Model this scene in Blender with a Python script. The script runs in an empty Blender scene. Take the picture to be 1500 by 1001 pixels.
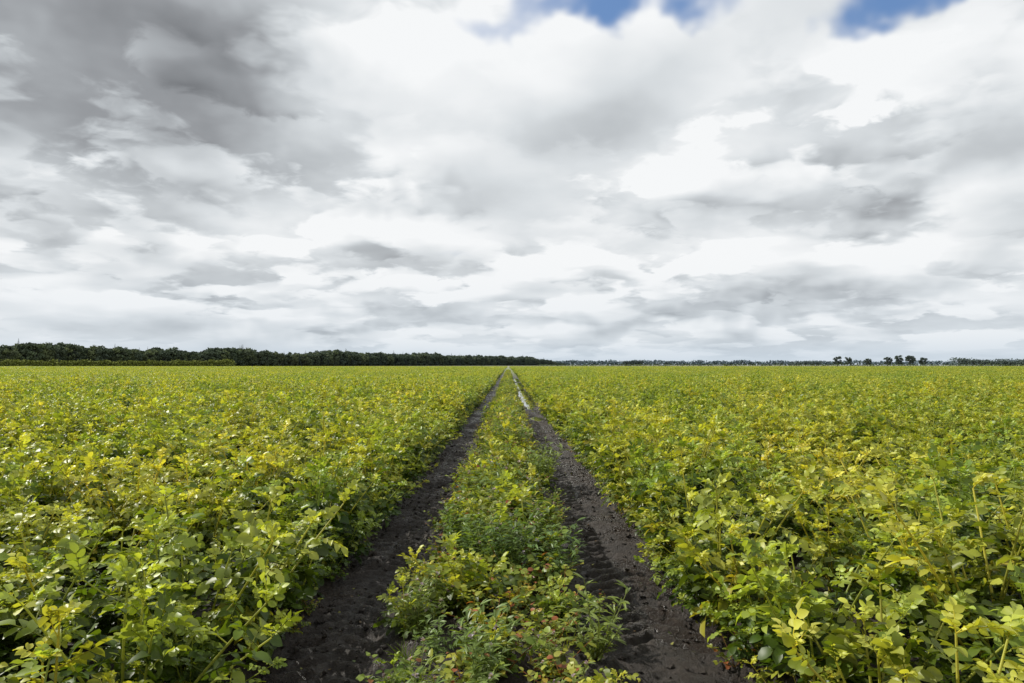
import bpy, math, random
import numpy as np
from mathutils import Vector, Matrix, Euler
rng = np.random.default_rng(11)
random.seed(7)
scene = bpy.context.scene
scene.view_settings.view_transform = 'Standard'
scene.view_settings.look = 'None'
scene.view_settings.exposure = 0
COL = scene.collection
CAM_H = 1.5
SUN_EL = math.radians(37)
SUN_DIR = Vector((-0.93, 0.36, 0)).normalized()   # horizontal direction towards the sun
SUN_VEC = Vector((SUN_DIR.x*math.cos(SUN_EL), SUN_DIR.y*math.cos(SUN_EL), math.sin(SUN_EL)))

# ------------------------------------------------------------------ node helper
class NT:
    def __init__(s, tree): s.t = tree; s.n = tree.nodes; s.l = tree.links
    def _in(s, sock, v):
        if v is None: return
        if isinstance(v, bpy.types.NodeSocket): s.l.new(v, sock)
        else: sock.default_value = v
    def math(s, op, a, b=None, c=None, clamp=False):
        n = s.n.new('ShaderNodeMath'); n.operation = op; n.use_clamp = clamp
        s._in(n.inputs[0], a); s._in(n.inputs[1], b); s._in(n.inputs[2], c)
        return n.outputs[0]
    def vmath(s, op, a, b=None, out=0):
        n = s.n.new('ShaderNodeVectorMath'); n.operation = op
        s._in(n.inputs[0], a); s._in(n.inputs[1], b)
        return n.outputs[out]
    def noise(s, vec, scale, detail=4, rough=.5, lac=2.0, dist=0.0, col=False):
        n = s.n.new('ShaderNodeTexNoise'); s._in(n.inputs['Vector'], vec)
        n.inputs['Scale'].default_value = scale; n.inputs['Detail'].default_value = detail
        n.inputs['Roughness'].default_value = rough; n.inputs['Lacunarity'].default_value = lac
        n.inputs['Distortion'].default_value = dist
        return n.outputs['Color' if col else 'Fac']
    def ramp(s, fac, stops, interp='LINEAR'):
        n = s.n.new('ShaderNodeValToRGB'); s._in(n.inputs[0], fac); cr = n.color_ramp
        cr.interpolation = interp
        while len(cr.elements) < len(stops): cr.elements.new(0.5)
        for e, (p, c) in zip(cr.elements, stops):
            e.position = p; e.color = (c[0], c[1], c[2], 1)
        return n.outputs[0]
    def mapr(s, v, a, b, c=0., d=1., smooth=True):
        n = s.n.new('ShaderNodeMapRange'); n.interpolation_type = 'SMOOTHSTEP' if smooth else 'LINEAR'
        s._in(n.inputs[0], v); n.inputs[1].default_value = a; n.inputs[2].default_value = b
        n.inputs[3].default_value = c; n.inputs[4].default_value = d
        return n.outputs[0]
    def mix(s, f, a, b, mode='MIX'):
        n = s.n.new('ShaderNodeMix'); n.data_type = 'RGBA'; n.blend_type = mode
        s._in(n.inputs[0], f); 
        for sock, v in ((n.inputs[6], a), (n.inputs[7], b)):
            if isinstance(v, (tuple, list)): sock.default_value = (v[0], v[1], v[2], 1)
            else: s._in(sock, v)
        return n.outputs[2]
    def sep(s, v):
        n = s.n.new('ShaderNodeSeparateXYZ'); s._in(n.inputs[0], v); return n.outputs
    def comb(s, x, y, z):
        n = s.n.new('ShaderNodeCombineXYZ'); s._in(n.inputs[0], x); s._in(n.inputs[1], y); s._in(n.inputs[2], z)
        return n.outputs[0]

# ------------------------------------------------------------------ world: Nishita sky seen through decks of broken cloud
world = bpy.data.worlds.new("World"); scene.world = world; world.use_nodes = True
world.cycles.sampling_method = 'MANUAL'; world.cycles.sample_map_resolution = 256
w = NT(world.node_tree); w.n.clear()
out = w.n.new('ShaderNodeOutputWorld'); bg = w.n.new('ShaderNodeBackground')
bg.inputs[1].default_value = 0.1
w.l.new(bg.outputs[0], out.inputs[0])
sky = w.n.new('ShaderNodeTexSky'); sky.sky_type = 'NISHITA'; sky.sun_disc = False
sky.sun_elevation = SUN_EL; sky.sun_rotation = math.atan2(SUN_DIR.x, SUN_DIR.y) % (2*math.pi)
tc = w.n.new('ShaderNodeTexCoord'); D = tc.outputs['Generated']
dx, dy, dz = w.sep(D)
z = w.math('MAXIMUM', dz, 0.0)
zz = w.math('ADD', z, 0.20)
def vscale(v, k):
    n = w.n.new('ShaderNodeVectorMath'); n.operation = 'SCALE'; w._in(n.inputs[0], v); n.inputs[3].default_value = k
    return n.outputs[0]
def madd(a, b, k=1.0):
    return w.math('ADD', a, w.math('MULTIPLY', b, k) if k != 1.0 else b)
p = w.comb(w.math('DIVIDE', dx, zz), w.math('DIVIDE', dy, zz), 0.0)
warp = vscale(w.vmath('SUBTRACT', w.noise(p, 5.5, 2, .5, col=True), (.5, .5, .5)), 0.13)
pw = w.vmath('ADD', p, warp)
def cloud_layer(seed, scale, t, det=6, rough=.53, soft=.10, core=.26, relk=2.2, up=.90, bright=.80, dark=.30):
    off = (seed, seed*.37, seed*1.7)
    q0 = w.vmath('ADD', pw, off)
    n = w.noise(q0, scale, det, rough)
    q1 = w.vmath('ADD', w.vmath('MULTIPLY', pw, (up, up, 1)), (seed-.06, seed*.37, seed*1.7))
    nl = w.noise(q0, scale, 2.5, .5); nu = w.noise(q1, scale, 2.5, .5)
    a = w.mapr(n, t, t+soft)
    thick = w.mapr(n, t, t+core)
    b = w.math('SUBTRACT', bright, w.math('MULTIPLY', thick, dark))
    b = madd(b, w.math('SUBTRACT', nl, nu), relk)
    b = madd(b, w.math('SUBTRACT', n, nl), 2.1)
    return a, b
def over(b0, a, b1):
    return w.math('ADD', w.math('MULTIPLY', b0, w.math('SUBTRACT', 1.0, a)), w.math('MULTIPLY', b1, a))
n0 = w.noise(w.vmath('ADD', p, (9, 2, 4)), 1.3, 5, .5)
br = w.math('ADD', .75, w.math('MULTIPLY', w.math('SUBTRACT', n0, .5), 1.6))
for args in (dict(seed=3.1, scale=2.9, t=.47, bright=.86, dark=.28, relk=2.4, soft=.08, core=.22),
             dict(seed=11.7, scale=1.75, t=.475, bright=.97, dark=.42, relk=2.9, soft=.065, core=.24),
             dict(seed=23.3, scale=1.0, t=.50, bright=1.02, dark=.48, relk=2.9, soft=.07, core=.25)):
    a, b = cloud_layer(**args)
    br = over(br, w.math('MULTIPLY', a, .85), b)
# low clouds lose contrast in the haze
lowk = w.mapr(z, .02, .20, .38, 0.)
br = over(br, lowk, .70)
dwarp = w.vmath('ADD', D, vscale(w.vmath('SUBTRACT', w.noise(D, 4.5, 4, .55, col=True), (.5,.5,.5)), 0.24))
def pdir(u, v):
    return Vector(((u-745)/1000., 1, (535-v)/1000.)).normalized()
def blob(u, v, ru, rv):
    c = pdir(u, v)
    k = (1000./ru, 400./ru, 1000./rv)
    q = w.vmath('MULTIPLY', w.vmath('SUBTRACT', dwarp, tuple(c)), k)
    L = w.vmath('LENGTH', q, out=1)
    return w.mapr(L, 1.4, 0.1, 0., 1.)
for (u, v, ru, rv, amt) in [
    (60, 110, 340, 140, -.56), (290, 40, 180, 90, -.34), (1420, 240, 330, 50, -.40), (560, 305, 120, 30, -.32),
    (880, 185, 100, 42, -.08), (150, 345, 220, 42, -.18), 
    (450, 462, 260, 18, -.22), (950, 458, 300, 18, -.22), (1300, 440, 260, 18, -.14),
    (620, 160, 210, 110, .16), (1090, 150, 220, 110, .14), (640, 415, 70, 18, .14), (420, 170, 120, 70, .12)]:
    br = w.math('ADD', br, w.math('MULTIPLY', blob(u, v, ru, rv), amt))
cloudc = w.ramp(br, [(0.0, (.195, .205, .22)), (.25, (.31, .325, .345)), (.5, (.49, .52, .545)), (.75, (.70, .735, .76)), (1., (.92, .935, .945))])
cov = w.math('ADD', n0, .3)
for (u, v, ru, rv, amt) in [(840, -6, 290, 56, -.46), (1340, -8, 110, 44, -.43)]:
    cov = w.math('ADD', cov, w.math('MULTIPLY', blob(u, v, ru, rv), amt))
cov = w.mapr(cov, .38, .60)
cloud10 = w.vmath('MULTIPLY', cloudc, (10, 10, 10))
blue = w.mix(.6, sky.outputs[0], (1.6, 3.2, 6.6))
colr = w.mix(cov, blue, cloud10)
colr = w.mix(w.mapr(z, 0.0, 0.16, 0.28, 0.0), colr, (5.3, 6.4, 7.5))
hz = w.mapr(z, 0.0, 0.045, 0.7, 0.0)
colr = w.mix(hz, colr, (5.9, 6.8, 7.7))
w.l.new(colr, bg.inputs[0])

# ------------------------------------------------------------------ sun
sl = bpy.data.lights.new("sun", 'SUN'); sl.energy = 5.0; sl.angle = math.radians(.6); sl.color = (1, .965, .87)
so = bpy.data.objects.new("sun", sl); COL.objects.link(so)
so.rotation_euler = SUN_VEC.to_track_quat('Z', 'Y').to_euler(); so.location = (-20, 0, 30)

# ------------------------------------------------------------------ camera
cd = bpy.data.cameras.new("camera"); cam = bpy.data.objects.new("camera", cd); COL.objects.link(cam)
cd.lens = 24; cd.sensor_width = 36; cd.clip_start = .05; cd.clip_end = 20000
cam.location = (0, 0, CAM_H)
cam.rotation_euler = (math.radians(90+1.98), 0, math.radians(-0.29))
scene.camera = cam

# ------------------------------------------------------------------ materials
def mat(name):
    m = bpy.data.materials.new(name); m.use_nodes = True
    t = NT(m.node_tree); t.n.clear()
    o = t.n.new('ShaderNodeOutputMaterial')
    return m, t, o
def principled(t, col, rough, bump=None, spec=.5):
    b = t.n.new('ShaderNodeBsdfPrincipled')
    if isinstance(col, tuple): b.inputs['Base Color'].default_value = (*col, 1)
    else: t.l.new(col, b.inputs['Base Color'])
    t._in(b.inputs['Roughness'], rough)
    b.inputs['Specular IOR Level'].default_value = spec
    if bump is not None: t.l.new(bump, b.inputs['Normal'])
    return b
def foliage(name, mult=(1, 1, 1), trans=.35, rough=.42, spec=.35, noise_scale=.45):
    m, t, o = mat(name)
    at = t.n.new('ShaderNodeAttribute'); at.attribute_name = 'leafcol'
    geo = t.n.new('ShaderNodeNewGeometry'); oi = t.n.new('ShaderNodeObjectInfo')
    n1 = t.noise(geo.outputs['Position'], noise_scale, 3, .65)
    c = t.mix(1.0, at.outputs['Color'], t.ramp(n1, [(.32, (.64, .76, .74)), (.68, (1.26, 1.14, 1.05))]), 'MULTIPLY')
    c = t.mix(1.0, c, t.ramp(oi.outputs['Random'], [(0, (.70, .84, .82)), (.5, (1, 1, 1)), (1, (1.18, 1.07, .9))]), 'MULTIPLY')
    c = t.mix(1.0, c, mult, 'MULTIPLY')
    back = t.mix(.3, c, (.24, .30, .09))
    c2 = t.mix(geo.outputs['Backfacing'], c, back)
    b = principled(t, c2, rough, spec=spec)
    tr = t.n.new('ShaderNodeBsdfTranslucent')
    t.l.new(t.mix(1.0, c, (1.8, 1.72, .6), 'MULTIPLY'), tr.inputs[0])
    mx = t.n.new('ShaderNodeMixShader'); mx.inputs[0].default_value = trans
    t.l.new(b.outputs[0], mx.inputs[1]); t.l.new(tr.outputs[0], mx.inputs[2])
    t.l.new(mx.outputs[0], o.inputs[0])
    return m
M_potato = foliage("potato_foliage")
M_weed = foliage("weed_foliage", trans=.33)
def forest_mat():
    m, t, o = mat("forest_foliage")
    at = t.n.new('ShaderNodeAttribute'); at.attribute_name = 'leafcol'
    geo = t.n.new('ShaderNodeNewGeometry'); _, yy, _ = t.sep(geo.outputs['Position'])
    c = t.mix(t.mapr(yy, 350, 2300, .08, .48, False), at.outputs['Color'], (.14, .18, .21))  # bluish aerial haze painted into the leaf colour, stronger with distance
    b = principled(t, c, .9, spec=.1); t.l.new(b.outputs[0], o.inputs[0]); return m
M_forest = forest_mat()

def soil_mat():
    m, t, o = mat("peat_soil")
    geo = t.n.new('ShaderNodeNewGeometry'); P = geo.outputs['Position']
    n1 = t.noise(P, 3.0, 5, .6); n2 = t.noise(P, 38, 6, .7); n3 = t.noise(P, 1.6, 4, .6)
    c = t.ramp(n1, [(.3, (.014, .0095, .007)), (.7, (.042, .029, .021))])
    c = t.mix(t.mapr(n2, .5, .75, 0, .7), c, (.088, .064, .047))
    c = t.mix(t.mapr(n2, .45, .25, 0, .8), c, (.006, .004, .003))
    x, y, zc = t.sep(P)
    c = t.mix(t.mapr(zc, .03, -.02, 0, .4), c, (.012, .009, .0075))
    far = t.mapr(y, 60, 160)
    fn = t.noise(P, .02, 3, .5)
    green = t.ramp(fn, [(.35, (.12, .15, .02)), (.65, (.19, .21, .03))])
    c = t.mix(far, c, green)
    nb = t.noise(t.vmath('MULTIPLY', P, (1, 3, 1)), .0016, 2, .5)
    stub = t.ramp(nb, [(.42, (.10, .12, .035)), (.5, (.26, .21, .10)), (.58, (.13, .15, .045))])
    c = t.mix(t.mapr(y, 430, 470), c, stub)
    bump = t.n.new('ShaderNodeBump'); bump.inputs['Strength'].default_value = 1.0; bump.inputs['Distance'].default_value = .04
    t.l.new(n2, bump.inputs['Height'])
    rg = t.mapr(n3, .38, .62, .24, .75)
    b = principled(t, c, rg, bump.outputs[0], spec=.5)
    t.l.new(b.outputs[0], o.inputs[0])
    return m
M_soil = soil_mat()

# ------------------------------------------------------------------ numpy noise
TAB = np.random.default_rng(7).random((256, 256))
def vnoise(x, y):
    xi = np.floor(x).astype(int); yi = np.floor(y).astype(int)
    fx = x-xi; fy = y-yi; fx = fx*fx*(3-2*fx); fy = fy*fy*(3-2*fy)
    a = TAB[xi & 255, yi & 255]; b = TAB[(xi+1) & 255, yi & 255]; c = TAB[xi & 255, (yi+1) & 255]; d = TAB[(xi+1) & 255, (yi+1) & 255]
    return (a*(1-fx)+b*fx)*(1-fy)+(c*(1-fx)+d*fx)*fy
def fbm(x, y, o=4):
    s = 0; a = .5; t = 0
    for i in range(o):
        s = s+a*vnoise(x*2**i+i*17.3, y*2**i+i*9.1); t += a; a *= .55
    return s/t
def sstep(a, b, x):
    t = np.clip((x-a)/(b-a), 0, 1); return t*t*(3-2*t)

PUD = [(32, 8.5, .80, .34), (50, 8, .80, .34), (19.2, .9, .80, .20), (68, 8, .80, .32)]
LC, LW, RC, RW = -.94, .24, .80, .29   # track centres and half widths
ROWL, ROWR = 1.36, 1.33                # first crop row left / right of the tracks
WATER_Z = -.004
def ground_z(x, y):
    ph = np.where(x < 0, np.abs(x)-ROWL, np.abs(x)-ROWR)
    zf = .11+.06*np.cos(ph/.75*2*np.pi)        # field ridges
    zf = zf*(1-sstep(300, 420, y))
    wob = .05*(fbm(y*.8+50, x*0+3, 3)-.5)*2
    wl = sstep(LW+.11, LW-.04, np.abs(x-LC-wob)+.16*(fbm(x*9, y*6, 3)-.5))
    wr = sstep(RW+.11, RW-.04, np.abs(x-RC-wob)+.16*(fbm(x*9+9, y*6, 3)-.5))
    zs = .10+.03*(fbm(x*3, y*3, 3)-.5)
    base = np.where(np.abs(x+.08) < .7, zs, zf)
    base = np.where(np.abs(x) > 1.05, zf, base)
    near = 1-sstep(30, 60, y)
    base = base+.12*(fbm(x*11, y*11, 4)-.5)*near
    def lug(xc, hw, amp, per, sgn):
        d = x-xc-wob; u = np.abs(d)
        side = np.where(d > 0, .5, 0)
        ph = (y*sgn+u*.8)/per+.55*(fbm(x*3, y*2.2, 2)-.5)+side
        s2 = np.cos(2*np.pi*ph); s2 = np.sign(s2)*np.abs(s2)**.8
        m = sstep(.30, .55, fbm(x*1.3+4, y*.9, 3))*.8+.2
        return amp*s2*m*sstep(hw+.02, hw-.04, u)*sstep(0.0, .04, u)
    rough = .045*(fbm(x*15, y*15, 4)-.5)
    zt_l = rough+.012*sstep(.0, .25, np.abs(x-LC))+lug(LC, LW, .015, .15, 1)*near
    zt_r = rough+.02*sstep(.0, .3, np.abs(x-RC))+lug(RC, RW, .020, .15, 1)*near
    zz = base*(1-wl)+zt_l*wl
    zz = zz*(1-wr)+zt_r*wr
    for (yc, hl, xc, hw) in PUD:
        r = np.sqrt(((y-yc)/hl)**2+((x-xc)/hw)**2)+.5*(fbm(x*4, y*1.5, 3)-.5)
        zz = zz-.13*sstep(1.2, .75, r)+.02*sstep(1.6, 1.35, r)*sstep(1.2, 1.35, r)
    return zz

def axis(parts):
    a = []
    for lo, hi, st in parts: a += list(np.arange(lo, hi, st))
    return a
def geom(lo, hi, f):
    r = [lo]; st = .3
    while r[-1] < hi: r.append(r[-1]+st); st *= f
    return r
xpos = geom(1.6, 6000, 1.12)
xs = np.array([-v for v in reversed(xpos)] + axis([(-1.6+.018, -1.3, .03), (-1.3, 1.3, .014), (1.3, 1.6, .03)]) + xpos)
ys = np.array([-400, -100, -30, -10] + axis([(-4, 1.6, .1), (1.6, 10, .016), (10, 18, .035), (18, 30, .1), (30, 80, .4)]) + list(80+np.array(geom(0, 7000, 1.08))))
X, Y = np.meshgrid(xs, ys)
Z = ground_z(X, Y)
Z = np.where(np.abs(X) > 9, .08, Z)
nx, ny = len(xs), len(ys)
def mesh_np(name, verts, faces_list, mats, matidx=None, cols=None, smooth=True):
    me = bpy.data.meshes.new(name)
    verts = np.asarray(verts, dtype=np.float32)
    loops = np.concatenate([f.ravel() for f in faces_list]).astype(np.int32)
    tot = np.concatenate([np.full(len(f), f.shape[1], dtype=np.int32) for f in faces_list])
    st = np.concatenate([[0], np.cumsum(tot)[:-1]]).astype(np.int32)
    me.vertices.add(len(verts)); me.vertices.foreach_set('co', verts.ravel())
    me.loops.add(len(loops)); me.loops.foreach_set('vertex_index', loops)
    me.polygons.add(len(tot)); me.polygons.foreach_set('loop_start', st); me.polygons.foreach_set('loop_total', tot)
    me.polygons.foreach_set('use_smooth', np.full(len(tot), smooth))
    for m in mats: me.materials.append(m)
    if cols is not None:
        a = me.attributes.new('leafcol', 'FLOAT_COLOR', 'POINT')
        c4 = np.ones((len(verts), 4), dtype=np.float32); c4[:, :3] = cols
        a.data.foreach_set('color', c4.ravel())
    me.update(calc_edges=True); me.validate()
    return me
idx = np.arange(nx*ny).reshape(ny, nx)
q = np.stack([idx[:-1, :-1], idx[:-1, 1:], idx[1:, 1:], idx[1:, :-1]], -1).reshape(-1, 4)
gme = mesh_np("ground", np.stack([X, Y, Z], -1).reshape(-1, 3), [q], [M_soil])
gob = bpy.data.objects.new("ground", gme); COL.objects.link(gob)

# puddles of standing water in the rut
mw, t, o = mat("puddle_water")
geo = t.n.new('ShaderNodeNewGeometry')
bp = t.n.new('ShaderNodeBump'); bp.inputs['Strength'].default_value = .02; bp.inputs['Distance'].default_value = .01
t.l.new(t.noise(geo.outputs['Position'], 9, 3), bp.inputs['Height'])
b = principled(t, (.05, .045, .04), .02, bp.outputs[0], spec=1.0); t.l.new(b.outputs[0], o.inputs[0])
for (yc, hl, xc, hw) in PUD:
    n = 40; vs = [(xc, yc, WATER_Z)]
    for i in range(n):
        a = i/n*2*math.pi
        vs.append((xc+math.cos(a)*hw*1.2, yc+math.sin(a)*hl*1.2, WATER_Z))
    me = bpy.data.meshes.new("puddle"); me.from_pydata(vs, [], [(0, 1+i, 1+(i+1) % n) for i in range(n)]); me.materials.append(mw)
    ob = bpy.data.objects.new("puddle", me); COL.objects.link(ob)

# loose clods of peat on the tracks and shoulders
OCT = np.array([(1,0,0),(-1,0,0),(0,1,0),(0,-1,0),(0,0,1),(0,0,-1),(.6,.6,.5),(-.6,.6,.5),(-.6,-.6,.5),(.6,-.6,.5)], float)
OT = np.array([(4,6,7),(4,7,8),(4,8,9),(4,9,6),(6,0,2),(7,2,1),(8,1,3),(9,3,0),(6,2,7),(7,1,8),(8,3,9),(9,0,6),(5,2,0),(5,1,2),(5,3,1),(5,0,3)])
NC = 5200
cy = 1.8+14*rng.random(NC)**1.5
zone = rng.random(NC)
cx = np.where(zone < .25, rng.uniform(-1.2, -.6, NC), np.where(zone < .6, rng.uniform(.4, 1.25, NC), np.where(zone < .8, rng.normal(1.12, .07, NC), rng.normal(-1.16, .06, NC))))
cz = ground_z(cx, cy)
cs = .004+.016*rng.random(NC)**3
V = OCT[None]*(1+.35*rng.normal(0, 1, (NC, 10, 1)).clip(-1, 1))*cs[:, None, None]*rng.uniform(.6, 1.2, (NC, 1, 3))
V = V+np.stack([cx, cy, cz+cs*.3], -1)[:, None, :]
F = (OT[None]+(np.arange(NC)*10)[:, None, None]).reshape(-1, 3)
COL.objects.link(bpy.data.objects.new("soil_clods", mesh_np("soil_clods", V.reshape(-1, 3), [F], [M_soil], smooth=False)))

# ------------------------------------------------------------------ foliage builders
class MB:
    def __init__(s): s.v = []; s.c = []; s.t = []; s.q = []; s.n = 0
    def add(s, v, tris, quads, c):
        v = np.asarray(v); s.v.append(v)
        c = np.asarray(c, dtype=float)
        s.c.append(np.tile(c, (len(v), 1)) if c.ndim == 1 else c)
        if len(tris): s.t.append(np.asarray(tris)+s.n)
        if len(quads): s.q.append(np.asarray(quads)+s.n)
        s.n += len(v)
    def arrays(s):
        return np.concatenate(s.v), (np.concatenate(s.t) if s.t else np.zeros((0, 3), int)), (np.concatenate(s.q) if s.q else np.zeros((0, 4), int)), np.concatenate(s.c)
    def mesh(s, name, m):
        v, t, q, c = s.arrays()
        fl = [f for f in (t, q) if len(f)]
        return mesh_np(name, v, fl, [m], cols=c)
def frame(d, up):
    d = d/np.linalg.norm(d); y = np.cross(up, d); n = np.linalg.norm(y)
    y = y/n if n > 1e-5 else np.array([0, 1., 0]); zc = np.cross(d, y)
    return np.stack([d, y, zc], 1)     # columns
def leaflet(width=.36, fold=.08, droop=.18, wave=.03):
    ts = [0, .22, .52, .80, 1.]; ws = [0, width*.82, width, width*.62, 0]
    mid = [np.array([t_, 0, -droop*t_**2]) for t_ in ts]
    V = list(mid)
    for sgn in (1, -1):
        for k in (1, 2, 3):
            V.append(mid[k]+np.array([.03, sgn*ws[k], fold*min(1, width/.3)+rng.normal(0, wave)*min(1, width/.3)]))
    V = np.array(V); T = []; Q = []
    for sgn, o_ in ((1, 5), (-1, 8)):
        f = [(0, 1, o_), (3, 4, o_+2)]; g = [(1, 2, o_+1, o_), (2, 3, o_+2, o_+1)]
        if sgn == -1: f = [x[::-1] for x in f]; g = [x[::-1] for x in g]
        T += f; Q += g
    return V, T, Q
def leaflet_lo(width=.36):
    V = np.array([[0, 0, 0], [.5, width, .05], [1, 0, -.12], [.5, -width, .05]]); return V, [], [(0, 3, 2, 1)]
def tube(mb, pts, r0, r1, c, k=5):
    pts = np.array(pts); V = []
    n = len(pts)
    for i, P in enumerate(pts):
        d = pts[min(i+1, n-1)]-pts[max(i-1, 0)]
        F = frame(d, np.array([.3, .9, .1])); r = r0+(r1-r0)*i/(n-1)
        for j in range(k):
            a = 2*math.pi*j/k; V.append(P+F[:, 1]*math.cos(a)*r+F[:, 2]*math.sin(a)*r)
    Q = [(i*k+j, i*k+(j+1) % k, (i+1)*k+(j+1) % k, (i+1)*k+j) for i in range(n-1) for j in range(k)]
    mb.add(V, [], Q, c)
def compound(lo=False):
    mb = MB()
    bend = rng.uniform(.15, .5)
    def R(t_): return np.array([t_, 0, .12*t_-bend*t_*t_])
    if not lo: tube(mb, [R(a) for a in (0, .3, .6, .85)], .018, .009, (1.35, 1.2, .9), 3)
    items = [(.80, 0, .38)]
    for t_, s_ in (((.26, .21), (.48, .30), (.68, .34)) if not lo else ((.4, .36), (.72, .40))):
        for sg in (1, -1):
            items.append((t_+rng.uniform(-.03, .03), sg*rng.uniform(50, 75), s_*rng.uniform(.85, 1.15)))
    for t_, ang, s_ in items:
        V, T, Q = leaflet_lo(rng.uniform(.34, .42)) if lo else leaflet(rng.uniform(.31, .39), rng.uniform(.02, .18), rng.uniform(.05, .4), .04)
        a = math.radians(ang); slope = .12-2*bend*t_
        d = np.array([math.cos(a), math.sin(a), math.cos(a)*slope+rng.normal(0, .2)])
        F = frame(d, np.array([rng.normal(0, .35), rng.normal(0, .35), 1]))
        V = (V*s_)@F.T+R(t_)
        sh = rng.uniform(.80, 1.2); mb.add(V, T, Q, (sh, sh, sh))
    return mb.arrays()
LEAF_HI = [compound() for _ in range(18)]
LEAF_LO = [compound(True) for _ in range(8)]
def put(mb, tmpl, P, d, up, s, c):
    V, T, Q, C = tmpl
    F = frame(np.asarray(d, float), np.asarray(up, float))
    mb.add((V*s)@F.T+P, T, Q, C*np.asarray(c))
C_DARK = np.array([.026, .052, .006]); C_MID = np.array([.116, .164, .012]); C_TOP = np.array([.42, .455, .078])  # dark and mid deepened for canopy shade; top is young growth, brightened as sunlit
C_STEM = np.array([.42, .42, .075])
def potato(mb, lo=False, origin=(0, 0, 0), H=.55, nst=None, spread=1.0):
    o_ = np.array(origin, float)
    T = LEAF_LO if lo else LEAF_HI
    for s in range(nst or rng.integers(7, 10)):
        az = rng.uniform(0, 2*math.pi); lean = rng.uniform(.05, .42)*spread; h = H*rng.uniform(.60, 1.22)
        b = np.array([math.cos(az), math.sin(az), 0])
        curve = rng.uniform(-.3, .5)
        def S(t_): return o_+b*(.04+lean*t_*(1+curve*t_)/(1+abs(curve)))+np.array([0, 0, h*(t_-.12*lean*t_*t_)])
        if not lo: tube(mb, [S(a) for a in (0, .25, .5, .75, 1)], .0068, .0032, C_STEM*rng.uniform(.7, 1.15), 5)
        nl = 9 if not lo else 7
        a0 = rng.uniform(0, 6.28)
        for i in range(nl):
            t_ = .22+.78*i/(nl-1)
            a = a0+i*2.4+rng.normal(0, .3)
            el = math.radians(rng.uniform(-20, 25)+t_**3*rng.uniform(15, 65))
            d = np.array([math.cos(a)*math.cos(el), math.sin(a)*math.cos(el), math.sin(el)])
            L = (.198-.085*t_**2)*rng.uniform(.8, 1.2)
            if lo: L *= 1.15
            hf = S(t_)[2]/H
            c = C_DARK+(C_MID-C_DARK)*min(1, hf*1.05)  # lower leaves coloured darker to deepen the shade inside the canopy
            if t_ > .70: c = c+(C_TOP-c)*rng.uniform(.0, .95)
            elif rng.random() < .04: c = np.array([.34, .32, .04])
            up = np.array([rng.normal(0, .45), rng.normal(0, .45), 1])
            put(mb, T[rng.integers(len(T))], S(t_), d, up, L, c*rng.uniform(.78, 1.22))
        for i in range(4 if not lo else 2):
            a = rng.uniform(0, 6.28); d = np.array([math.cos(a)*.6, math.sin(a)*.6, rng.uniform(.5, 1.2)])
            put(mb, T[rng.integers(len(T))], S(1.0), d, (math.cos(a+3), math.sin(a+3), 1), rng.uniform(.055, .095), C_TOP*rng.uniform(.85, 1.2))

def new_coll(name, meshes):
    c = bpy.data.collections.new(name)
    for i, me in enumerate(meshes):
        ob = bpy.data.objects.new(f"{name}_{i:02d}", me); c.objects.link(ob)
    return c
potcoll = []
for i in range(12):
    mb = MB(); potato(mb, H=rng.uniform(.46, .64)); potcoll.append(mb.mesh(f"potato_plant_{i:02d}", M_potato))
C_pot = new_coll("potato_plants", potcoll)
patch = []
for i in range(5):
    mb = MB()
    for r_ in (-.75, 0, .75):
        for k in range(9):
            potato(mb, True, (r_+rng.normal(0, .05), -1.5+.333*(k+.5)+rng.normal(0, .04), .06), H=rng.uniform(.42, .62), nst=5)
    patch.append(mb.mesh(f"potato_patch_{i:02d}", M_potato))
C_patch = new_coll("potato_patches", patch)

# weeds --------------------------------------------------------------
def simple_leaf(): 
    V, T, Q = leaflet(rng.uniform(.36, .5), rng.uniform(0, .12), rng.uniform(.1, .4)); return V, np.array(T), np.array(Q), np.ones((len(V), 3))
SL = [simple_leaf() for _ in range(10)]
def narrow_leaf():
    V, T, Q = leaflet(.10, .03, rng.uniform(.1, .6)); return V, np.array(T), np.array(Q), np.ones((len(V), 3))
NL = [narrow_leaf() for _ in range(6)]
WG = np.array([.15, .198, .028]); 
def weed_broad(mb, red=.15, H=.25):
    for s in range(rng.integers(6, 10)):
        az = rng.uniform(0, 6.28); b = np.array([math.cos(az), math.sin(az), 0]); lean = rng.uniform(.03, .26); h = H*rng.uniform(.4, 1.15)
        def S(t_): return b*lean*t_+np.array([0, 0, h*(t_*1.3-.3*t_*t_)])
        tube(mb, [S(a) for a in (0, .5, 1)], .003, .0015, (.28, .12, .05) if rng.random() < .5 else (.30, .29, .05), 4)
        for i in range(10):
            t_ = .2+.8*i/9; a = i*2.4+rng.normal(0, .4); el = rng.uniform(-.2, .7)
            d = (math.cos(a)*math.cos(el), math.sin(a)*math.cos(el), math.sin(el))
            u = rng.random()
            c = WG*rng.uniform(.45, 1.6)
            if t_ > .75: c = c*.5+np.array([.38, .40, .06])*.5
            if u < red*.35: c = np.array([.30, .10, .04])*rng.uniform(.7, 1.1)
            elif u < red: c = np.array([.42, .34, .05])*rng.uniform(.8, 1.1)
            put(mb, SL[rng.integers(10)], S(t_), d, (rng.normal(0, .45), rng.normal(0, .45), 1), rng.uniform(.02, .052), c)
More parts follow.
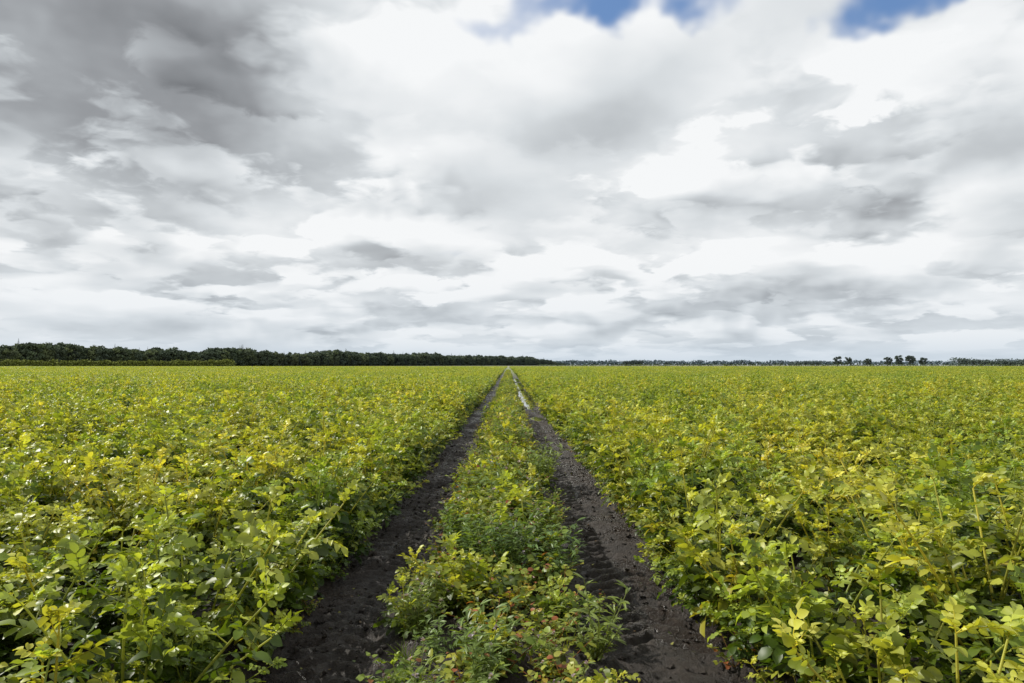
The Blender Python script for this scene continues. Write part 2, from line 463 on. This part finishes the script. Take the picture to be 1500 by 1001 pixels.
def weed_fine(mb, H=.32, flower=True):
    for s in range(9):
        az = rng.uniform(0, 6.28); b = np.array([math.cos(az), math.sin(az), 0]); lean = rng.uniform(.02, .18); h = H*rng.uniform(.5, 1.1)
        def S(t_): return b*lean*t_+np.array([0, 0, h*t_])
        tube(mb, [S(a) for a in (0, .5, 1)], .0028, .0014, (.20, .24, .07), 4)
        for i in range(12):
            t_ = .15+.85*i/11; a = i*2.4; el = rng.uniform(.1, .9)
            for j in range(4):
                aa = a+rng.uniform(-.6, .6)
                d = (math.cos(aa)*math.cos(el), math.sin(aa)*math.cos(el), math.sin(el))
                put(mb, NL[rng.integers(6)], S(t_), d, (rng.normal(0, .4), rng.normal(0, .4), 1), rng.uniform(.03, .07), np.array([.17, .23, .06])*rng.uniform(.8, 1.3))
        if flower and rng.random() < .6:
            for j in range(10):
                d = rng.normal(0, 1, 3); d[2] = abs(d[2])
                put(mb, SL[rng.integers(10)], S(1.0), d, (0, 0, 1.), .016, np.array([.32, .26, .32]))
def grass_tuft(mb):
    for i in range(34):
        a = rng.uniform(0, 6.28); el = rng.uniform(.6, 1.4); d = (math.cos(a)*math.cos(el), math.sin(a)*math.cos(el), math.sin(el))
        V, T, Q, C = NL[rng.integers(6)]; V = V*np.array([1, .16, 1.0])
        put(mb, (V, T, Q, C), np.array([rng.normal(0, .02), rng.normal(0, .02), 0]), d, (0, 0, 1.), rng.uniform(.10, .22), np.array([.19, .24, .04])*rng.uniform(.8, 1.3))
weeds = []
for i in range(5):
    mb = MB(); weed_broad(mb, red=(.07, .15, .26, .40, .20)[i], H=.24); weeds.append(mb.mesh(f"weed_broad_{i}", M_weed))
for i in range(3):
    mb = MB(); weed_fine(mb, flower=(i != 1)); weeds.append(mb.mesh(f"weed_fine_{i}", M_weed))
for i in range(2):
    mb = MB(); potato(mb, H=.26, nst=4, spread=.6); weeds.append(mb.mesh(f"weed_potato_{i}", M_potato))
mb = MB(); grass_tuft(mb); weeds.append(mb.mesh("x_grass_tuft", M_weed))
C_weed = bpy.data.collections.new("weeds")
for i, me in enumerate(weeds):
    C_weed.objects.link(bpy.data.objects.new(f"weed_{i:02d}", me))

# instancer ------------------------------------------------------------
def scatter(name, coll, P, R, S, I):
    n = len(P); me = bpy.data.meshes.new(name); me.vertices.add(n)
    me.vertices.foreach_set('co', np.asarray(P, dtype=np.float32).ravel())
    a = me.attributes.new('rot', 'FLOAT_VECTOR', 'POINT'); a.data.foreach_set('vector', np.asarray(R, dtype=np.float32).ravel())
    a = me.attributes.new('scl', 'FLOAT_VECTOR', 'POINT'); a.data.foreach_set('vector', np.asarray(S, dtype=np.float32).ravel())
    a = me.attributes.new('idx', 'INT', 'POINT'); a.data.foreach_set('value', np.asarray(I, dtype=np.int32))
    ob = bpy.data.objects.new(name, me); COL.objects.link(ob)
    g = bpy.data.node_groups.new(name+"_scatter", 'GeometryNodeTree')
    g.interface.new_socket('Geometry', in_out='INPUT', socket_type='NodeSocketGeometry')
    g.interface.new_socket('Geometry', in_out='OUTPUT', socket_type='NodeSocketGeometry')
    gi = g.nodes.new('NodeGroupInput'); go = g.nodes.new('NodeGroupOutput')
    ci = g.nodes.new('GeometryNodeCollectionInfo'); ci.inputs['Collection'].default_value = coll
    ci.inputs['Separate Children'].default_value = True; ci.inputs['Reset Children'].default_value = True
    ip = g.nodes.new('GeometryNodeInstanceOnPoints'); ip.inputs['Pick Instance'].default_value = True
    def na(nm, ty):
        k = g.nodes.new('GeometryNodeInputNamedAttribute'); k.data_type = ty; k.inputs['Name'].default_value = nm
        return [o for o in k.outputs if o.enabled][0]
    g.links.new(gi.outputs[0], ip.inputs['Points']); g.links.new(ci.outputs[0], ip.inputs['Instance'])
    g.links.new(na('rot', 'FLOAT_VECTOR'), ip.inputs['Rotation']); g.links.new(na('scl', 'FLOAT_VECTOR'), ip.inputs['Scale'])
    g.links.new(na('idx', 'INT'), ip.inputs['Instance Index'])
    g.links.new(ip.outputs[0], go.inputs[0])
    md = ob.modifiers.new("scatter", 'NODES'); md.node_group = g
    return ob

NEAR = 30.0
P = []; R = []; S = []; I = []
def clump(x, y): return .72+.56*float(fbm(np.array([x*.9+40]), np.array([y*.9]), 3)[0])
for sg in (-1, 1):
    k = 0
    while True:
        xr = (ROWL if sg < 0 else ROWR)+.75*k
        if xr > .95*NEAR+4: break
        y0 = max(-1.5, (xr-4)/.95)
        y = y0+rng.uniform(0, .3)
        while y < NEAR:
            P.append((sg*(xr+rng.normal(0, .06)), y, .13)); R.append((rng.normal(0, .10), rng.normal(0, .10), rng.uniform(0, 6.28)))
            s = rng.uniform(.80, 1.16); cl_ = clump(sg*xr, y)
            S.append((s*1.02, s*1.02, s*rng.uniform(.84, 1.14)*cl_)); I.append(rng.integers(12)); y += rng.uniform(.25, .44)
        k += 1
    y = -1.
    while y < 60:
        xr = (ROWL if sg < 0 else ROWR)-rng.uniform(.06, .18)
        s = rng.uniform(.45, .70)
        P.append((sg*xr, y, .08)); R.append((0, -sg*rng.uniform(.1, .4), 0)); S.append((s, s, s*.9)); I.append(rng.integers(12)); y += rng.uniform(.25, .6)
print("near plants", len(P))
scatter("potato_field", C_pot, P, R, S, I)
P = []; R = []; S = []; I = []
y = NEAR+1.5
def tile(y, s, yo):
    for sg in (-1, 1):
        k = 0
        while True:
            xc = (ROWL if sg < 0 else ROWR)-.375+1.125*s+2.25*s*k
            if xc > .95*y+10: break
            P.append((sg*xc, y+yo, .06)); R.append((0, 0, rng.choice([0, math.pi]))); S.append((s, s, rng.uniform(.92, 1.1))); I.append(rng.integers(5)); k += 1
while y < 165: tile(y, 1, 0); y += 3
while y < 440: tile(y, 3, 3); y += 9
print("patches", len(P))
scatter("distant_potato_field", C_patch, P, R, S, I)

P = []; R = []; S = []; I = []
y = -1.
while y < 170:
    xr = rng.uniform(-.52, .34)
    e = (abs(xr+.09)/.43)
    n = fbm(np.array([y*.6]), np.array([xr*1.5]), 3)[0]
    s = rng.uniform(.75, 1.2)*(1.12-.40*e*e)*(.52+.88*n)
    if y > 12: s *= .85
    u = rng.random()
    if u < .62: i_ = rng.integers(0, 5)
    elif u < .83: i_ = rng.integers(5, 8)
    elif u < .95: i_ = rng.integers(8, 10)
    else: i_ = 10
    P.append((xr, y, .09)); R.append((rng.normal(0, .1), rng.normal(0, .1), rng.uniform(0, 6.28))); S.append((s, s, s)); I.append(i_)
    y += (1/33.) if y < 40 else 1/18.
for (xx, yy, s) in [(.42, 8.2, 1.5), (.40, 8.0, 1.4), (.45, 8.5, 1.3), (.38, 4.6, 1.1), (.42, 3.3, 1.1)]:
    P.append((xx, yy, .08)); R.append((0, 0, rng.uniform(0, 6))); S.append((s, s, s)); I.append(6)
for i in range(200):
    yy = rng.uniform(2, 30); sh = rng.choice([-1.18, -.62, .46, 1.10])+rng.normal(0, .03)
    s = rng.uniform(.3, .6); P.append((sh, yy, .05)); R.append((0, 0, rng.uniform(0, 6))); S.append((s, s, s)); I.append(rng.integers(0, 5))
scatter("weed_strip", C_weed, P, R, S, I)

# fallen leaves on the tracks
mb = MB()
for i in range(260):
    yy = rng.uniform(2, 16); c_, w_ = ((LC, LW) if rng.random() < .45 else (RC, RW)); xx = c_+rng.uniform(-w_, w_)*1.2
    zz_ = float(ground_z(np.array([xx]), np.array([yy]))[0])+.008
    a = rng.uniform(0, 6.28)
    put(mb, SL[rng.integers(10)], np.array([xx, yy, zz_]), (math.cos(a), math.sin(a), .1), (rng.normal(0, .3), rng.normal(0, .3), 1), rng.uniform(.012, .028),
        [np.array([.30, .28, .07]), np.array([.16, .10, .05]), np.array([.12, .16, .04])][rng.integers(3)])
COL.objects.link(bpy.data.objects.new("fallen_leaves", mb.mesh("fallen_leaves", M_weed)))

# ------------------------------------------------------------------ trees
QUAD = np.array([[0, 3, 2, 1]]); NOT = np.zeros((0, 3), int); ONE4 = np.ones((4, 3))
DIA = np.array([[-.5, 0, 0], [0, .42, .05], [.5, 0, -.1], [0, -.42, .05]])
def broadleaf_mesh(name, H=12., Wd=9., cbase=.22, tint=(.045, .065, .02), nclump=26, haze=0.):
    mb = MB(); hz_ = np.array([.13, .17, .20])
    def cc(c): return np.asarray(c)*(1-haze)+hz_*haze  # distance haze blended into bark and leaf colours
    tube(mb, [(0, 0, 0), (.1, .05, H*.2), (0, .1, H*.45), (.1, 0, H*.75)], H*.035, H*.008, cc((.05, .04, .03)), 7)
    cl = []
    for i in range(nclump):
        a = rng.uniform(0, 6.28); h = rng.uniform(cbase+.08, .92)
        rr = Wd*.5*math.sqrt(max(.12, 1-((h-.52)/.48)**2))*math.sqrt(rng.uniform(.1, 1))*.85
        c = np.array([math.cos(a)*rr, math.sin(a)*rr, h*H]); cl.append(c)
        if i % 3 == 0: tube(mb, [(0, 0, H*rng.uniform(.2, .45)), c*.5+np.array([0, 0, H*.18]), c], H*.012, H*.004, cc((.05, .04, .03)), 4)
    for c in cl:
        R_ = H*rng.uniform(.09, .15); sh = rng.uniform(.6, 1.4)*(.65+.6*c[2]/H)
        for j in range(60):
            v = rng.normal(0, 1, 3); v /= np.linalg.norm(v); v *= R_*rng.uniform(.3, 1.1)*np.array([1.15, 1.15, .8])
            put(mb, (DIA, NOT, QUAD, ONE4), c+v, rng.normal(0, 1, 3), rng.normal(0, 1, 3)+np.array([0, 0, .5]), H*rng.uniform(.05, .11), cc(np.array(tint)*sh*rng.uniform(.8, 1.2)))
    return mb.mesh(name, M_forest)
def conifer_mesh(name, H=15., tint=(.052, .072, .044)):
    mb = MB(); tube(mb, [(0, 0, 0), (0, 0, H*.5), (0, 0, H)], H*.015, H*.003, (.05, .04, .03), 5)
    V = np.array([[0, 0, 0], [.5, .3, .05], [1, 0, -.1], [.5, -.3, .05]])
    for i in range(26):
        h = .06+.94*i/25; r_ = (1-h)*H*.24+.2
        for j in range(10):
            a = j*.63+i*1.3+rng.normal(0, .2); d = np.array([math.cos(a), math.sin(a), -.25+rng.normal(0, .15)])
            put(mb, (V, NOT, QUAD, ONE4), np.array([0, 0, h*H]), d, (0, 0, 1.), r_*rng.uniform(.7, 1.2), np.array(tint)*rng.uniform(.7, 1.4))
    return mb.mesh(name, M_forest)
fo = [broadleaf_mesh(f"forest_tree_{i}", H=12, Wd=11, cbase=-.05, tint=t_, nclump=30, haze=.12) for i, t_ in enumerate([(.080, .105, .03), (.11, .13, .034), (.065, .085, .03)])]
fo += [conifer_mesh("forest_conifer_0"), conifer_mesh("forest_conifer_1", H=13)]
C_forest = bpy.data.collections.new("forest_trees")
for i, me in enumerate(fo): C_forest.objects.link(bpy.data.objects.new(f"forest_{i:02d}", me))
P = []; R = []; S = []; I = []
def addtree(x, y, s, i, z_=0):
    P.append((x, y, z_)); R.append((0, 0, rng.uniform(0, 6.28))); S.append((s*rng.uniform(.85, 1.15), s*rng.uniform(.85, 1.15), s)); I.append(i)
A = np.array([-470., 500.]); B = np.array([170., 1990.]); L = np.linalg.norm(B-A); nrm = np.array([-(B-A)[1], (B-A)[0]])/L
for row in range(5):
    s_ = -140
    while s_ < L:
        q_ = A+(B-A)*s_/L+nrm*(row*8+rng.normal(0, 2.5))
        nn = fbm(np.array([s_*.02]), np.array([3.3]), 4)[0]
        end = .30+.70*float(sstep(L, L-330, np.array(s_)))
        sc = (.66+.78*nn)*rng.uniform(.78, 1.18)*(1.42+.14*(s_/L))*(1+.36*math.exp(-max(s_+100, 0)/60.))*end
        con = rng.random() < (.6 if s_ < 60 else .08)
        addtree(q_[0], q_[1], sc, rng.integers(3, 5) if con else rng.integers(0, 3))
        s_ += rng.uniform(4, 7)
scatter("distant_forest", C_forest, P, R, S, I)

def hedge(name, pts, h, dep, n, tint, leaf=.7, haze=0., hmin=.55, hvar=.75, freq=40.):
    mb = MB(); pts = [np.array(p_, float) for p_ in pts]; seg = len(pts)-1
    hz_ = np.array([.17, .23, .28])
    for i in range(n):
        u = rng.uniform(0, seg); k = min(int(u), seg-1); f = u-k; q_ = pts[k]*(1-f)+pts[k+1]*f
        hh = h*(hmin+hvar*fbm(np.array([u*freq]), np.array([1.]), 4)[0])
        hh *= math.sqrt(rng.random())
        P_ = np.array([q_[0]+rng.normal(0, dep), q_[1]+rng.normal(0, dep), hh])
        c = np.array(tint)*rng.uniform(.6, 1.4)*(1-haze)+hz_*haze  # leaf tint carries painted distance haze
        put(mb, (DIA, NOT, QUAD, ONE4), P_, rng.normal(0, 1, 3), rng.normal(0, 1, 3), leaf*rng.uniform(.6, 1.3), c)
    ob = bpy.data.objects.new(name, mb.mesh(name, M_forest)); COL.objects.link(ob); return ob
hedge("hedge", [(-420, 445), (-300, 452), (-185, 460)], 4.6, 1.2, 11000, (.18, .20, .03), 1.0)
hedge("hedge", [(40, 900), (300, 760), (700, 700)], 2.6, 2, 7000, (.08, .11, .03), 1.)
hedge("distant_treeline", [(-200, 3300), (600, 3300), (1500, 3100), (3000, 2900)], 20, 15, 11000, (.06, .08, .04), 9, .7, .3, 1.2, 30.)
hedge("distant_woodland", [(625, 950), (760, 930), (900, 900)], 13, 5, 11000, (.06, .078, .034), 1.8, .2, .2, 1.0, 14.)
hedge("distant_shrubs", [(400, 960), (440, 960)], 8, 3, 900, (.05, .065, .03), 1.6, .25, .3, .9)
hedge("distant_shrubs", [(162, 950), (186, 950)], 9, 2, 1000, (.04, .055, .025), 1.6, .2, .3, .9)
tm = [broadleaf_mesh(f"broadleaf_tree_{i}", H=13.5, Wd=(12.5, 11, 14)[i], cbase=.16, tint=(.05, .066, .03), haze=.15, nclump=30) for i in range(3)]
for j, (u, hgt) in enumerate([(1228, 1.), (1243, .95), (1272, .8), (1302, .95), (1318, 1.1), (1335, 1.12), (1354, .9)]):
    yy = 950+rng.uniform(-25, 25)
    ob = bpy.data.objects.new("broadleaf_tree", tm[j % 3]); COL.objects.link(ob)
    ob.location = ((u-745)/1000*yy, yy, 0); ob.scale = (hgt, hgt, hgt); ob.rotation_euler = (0, 0, j*1.3)
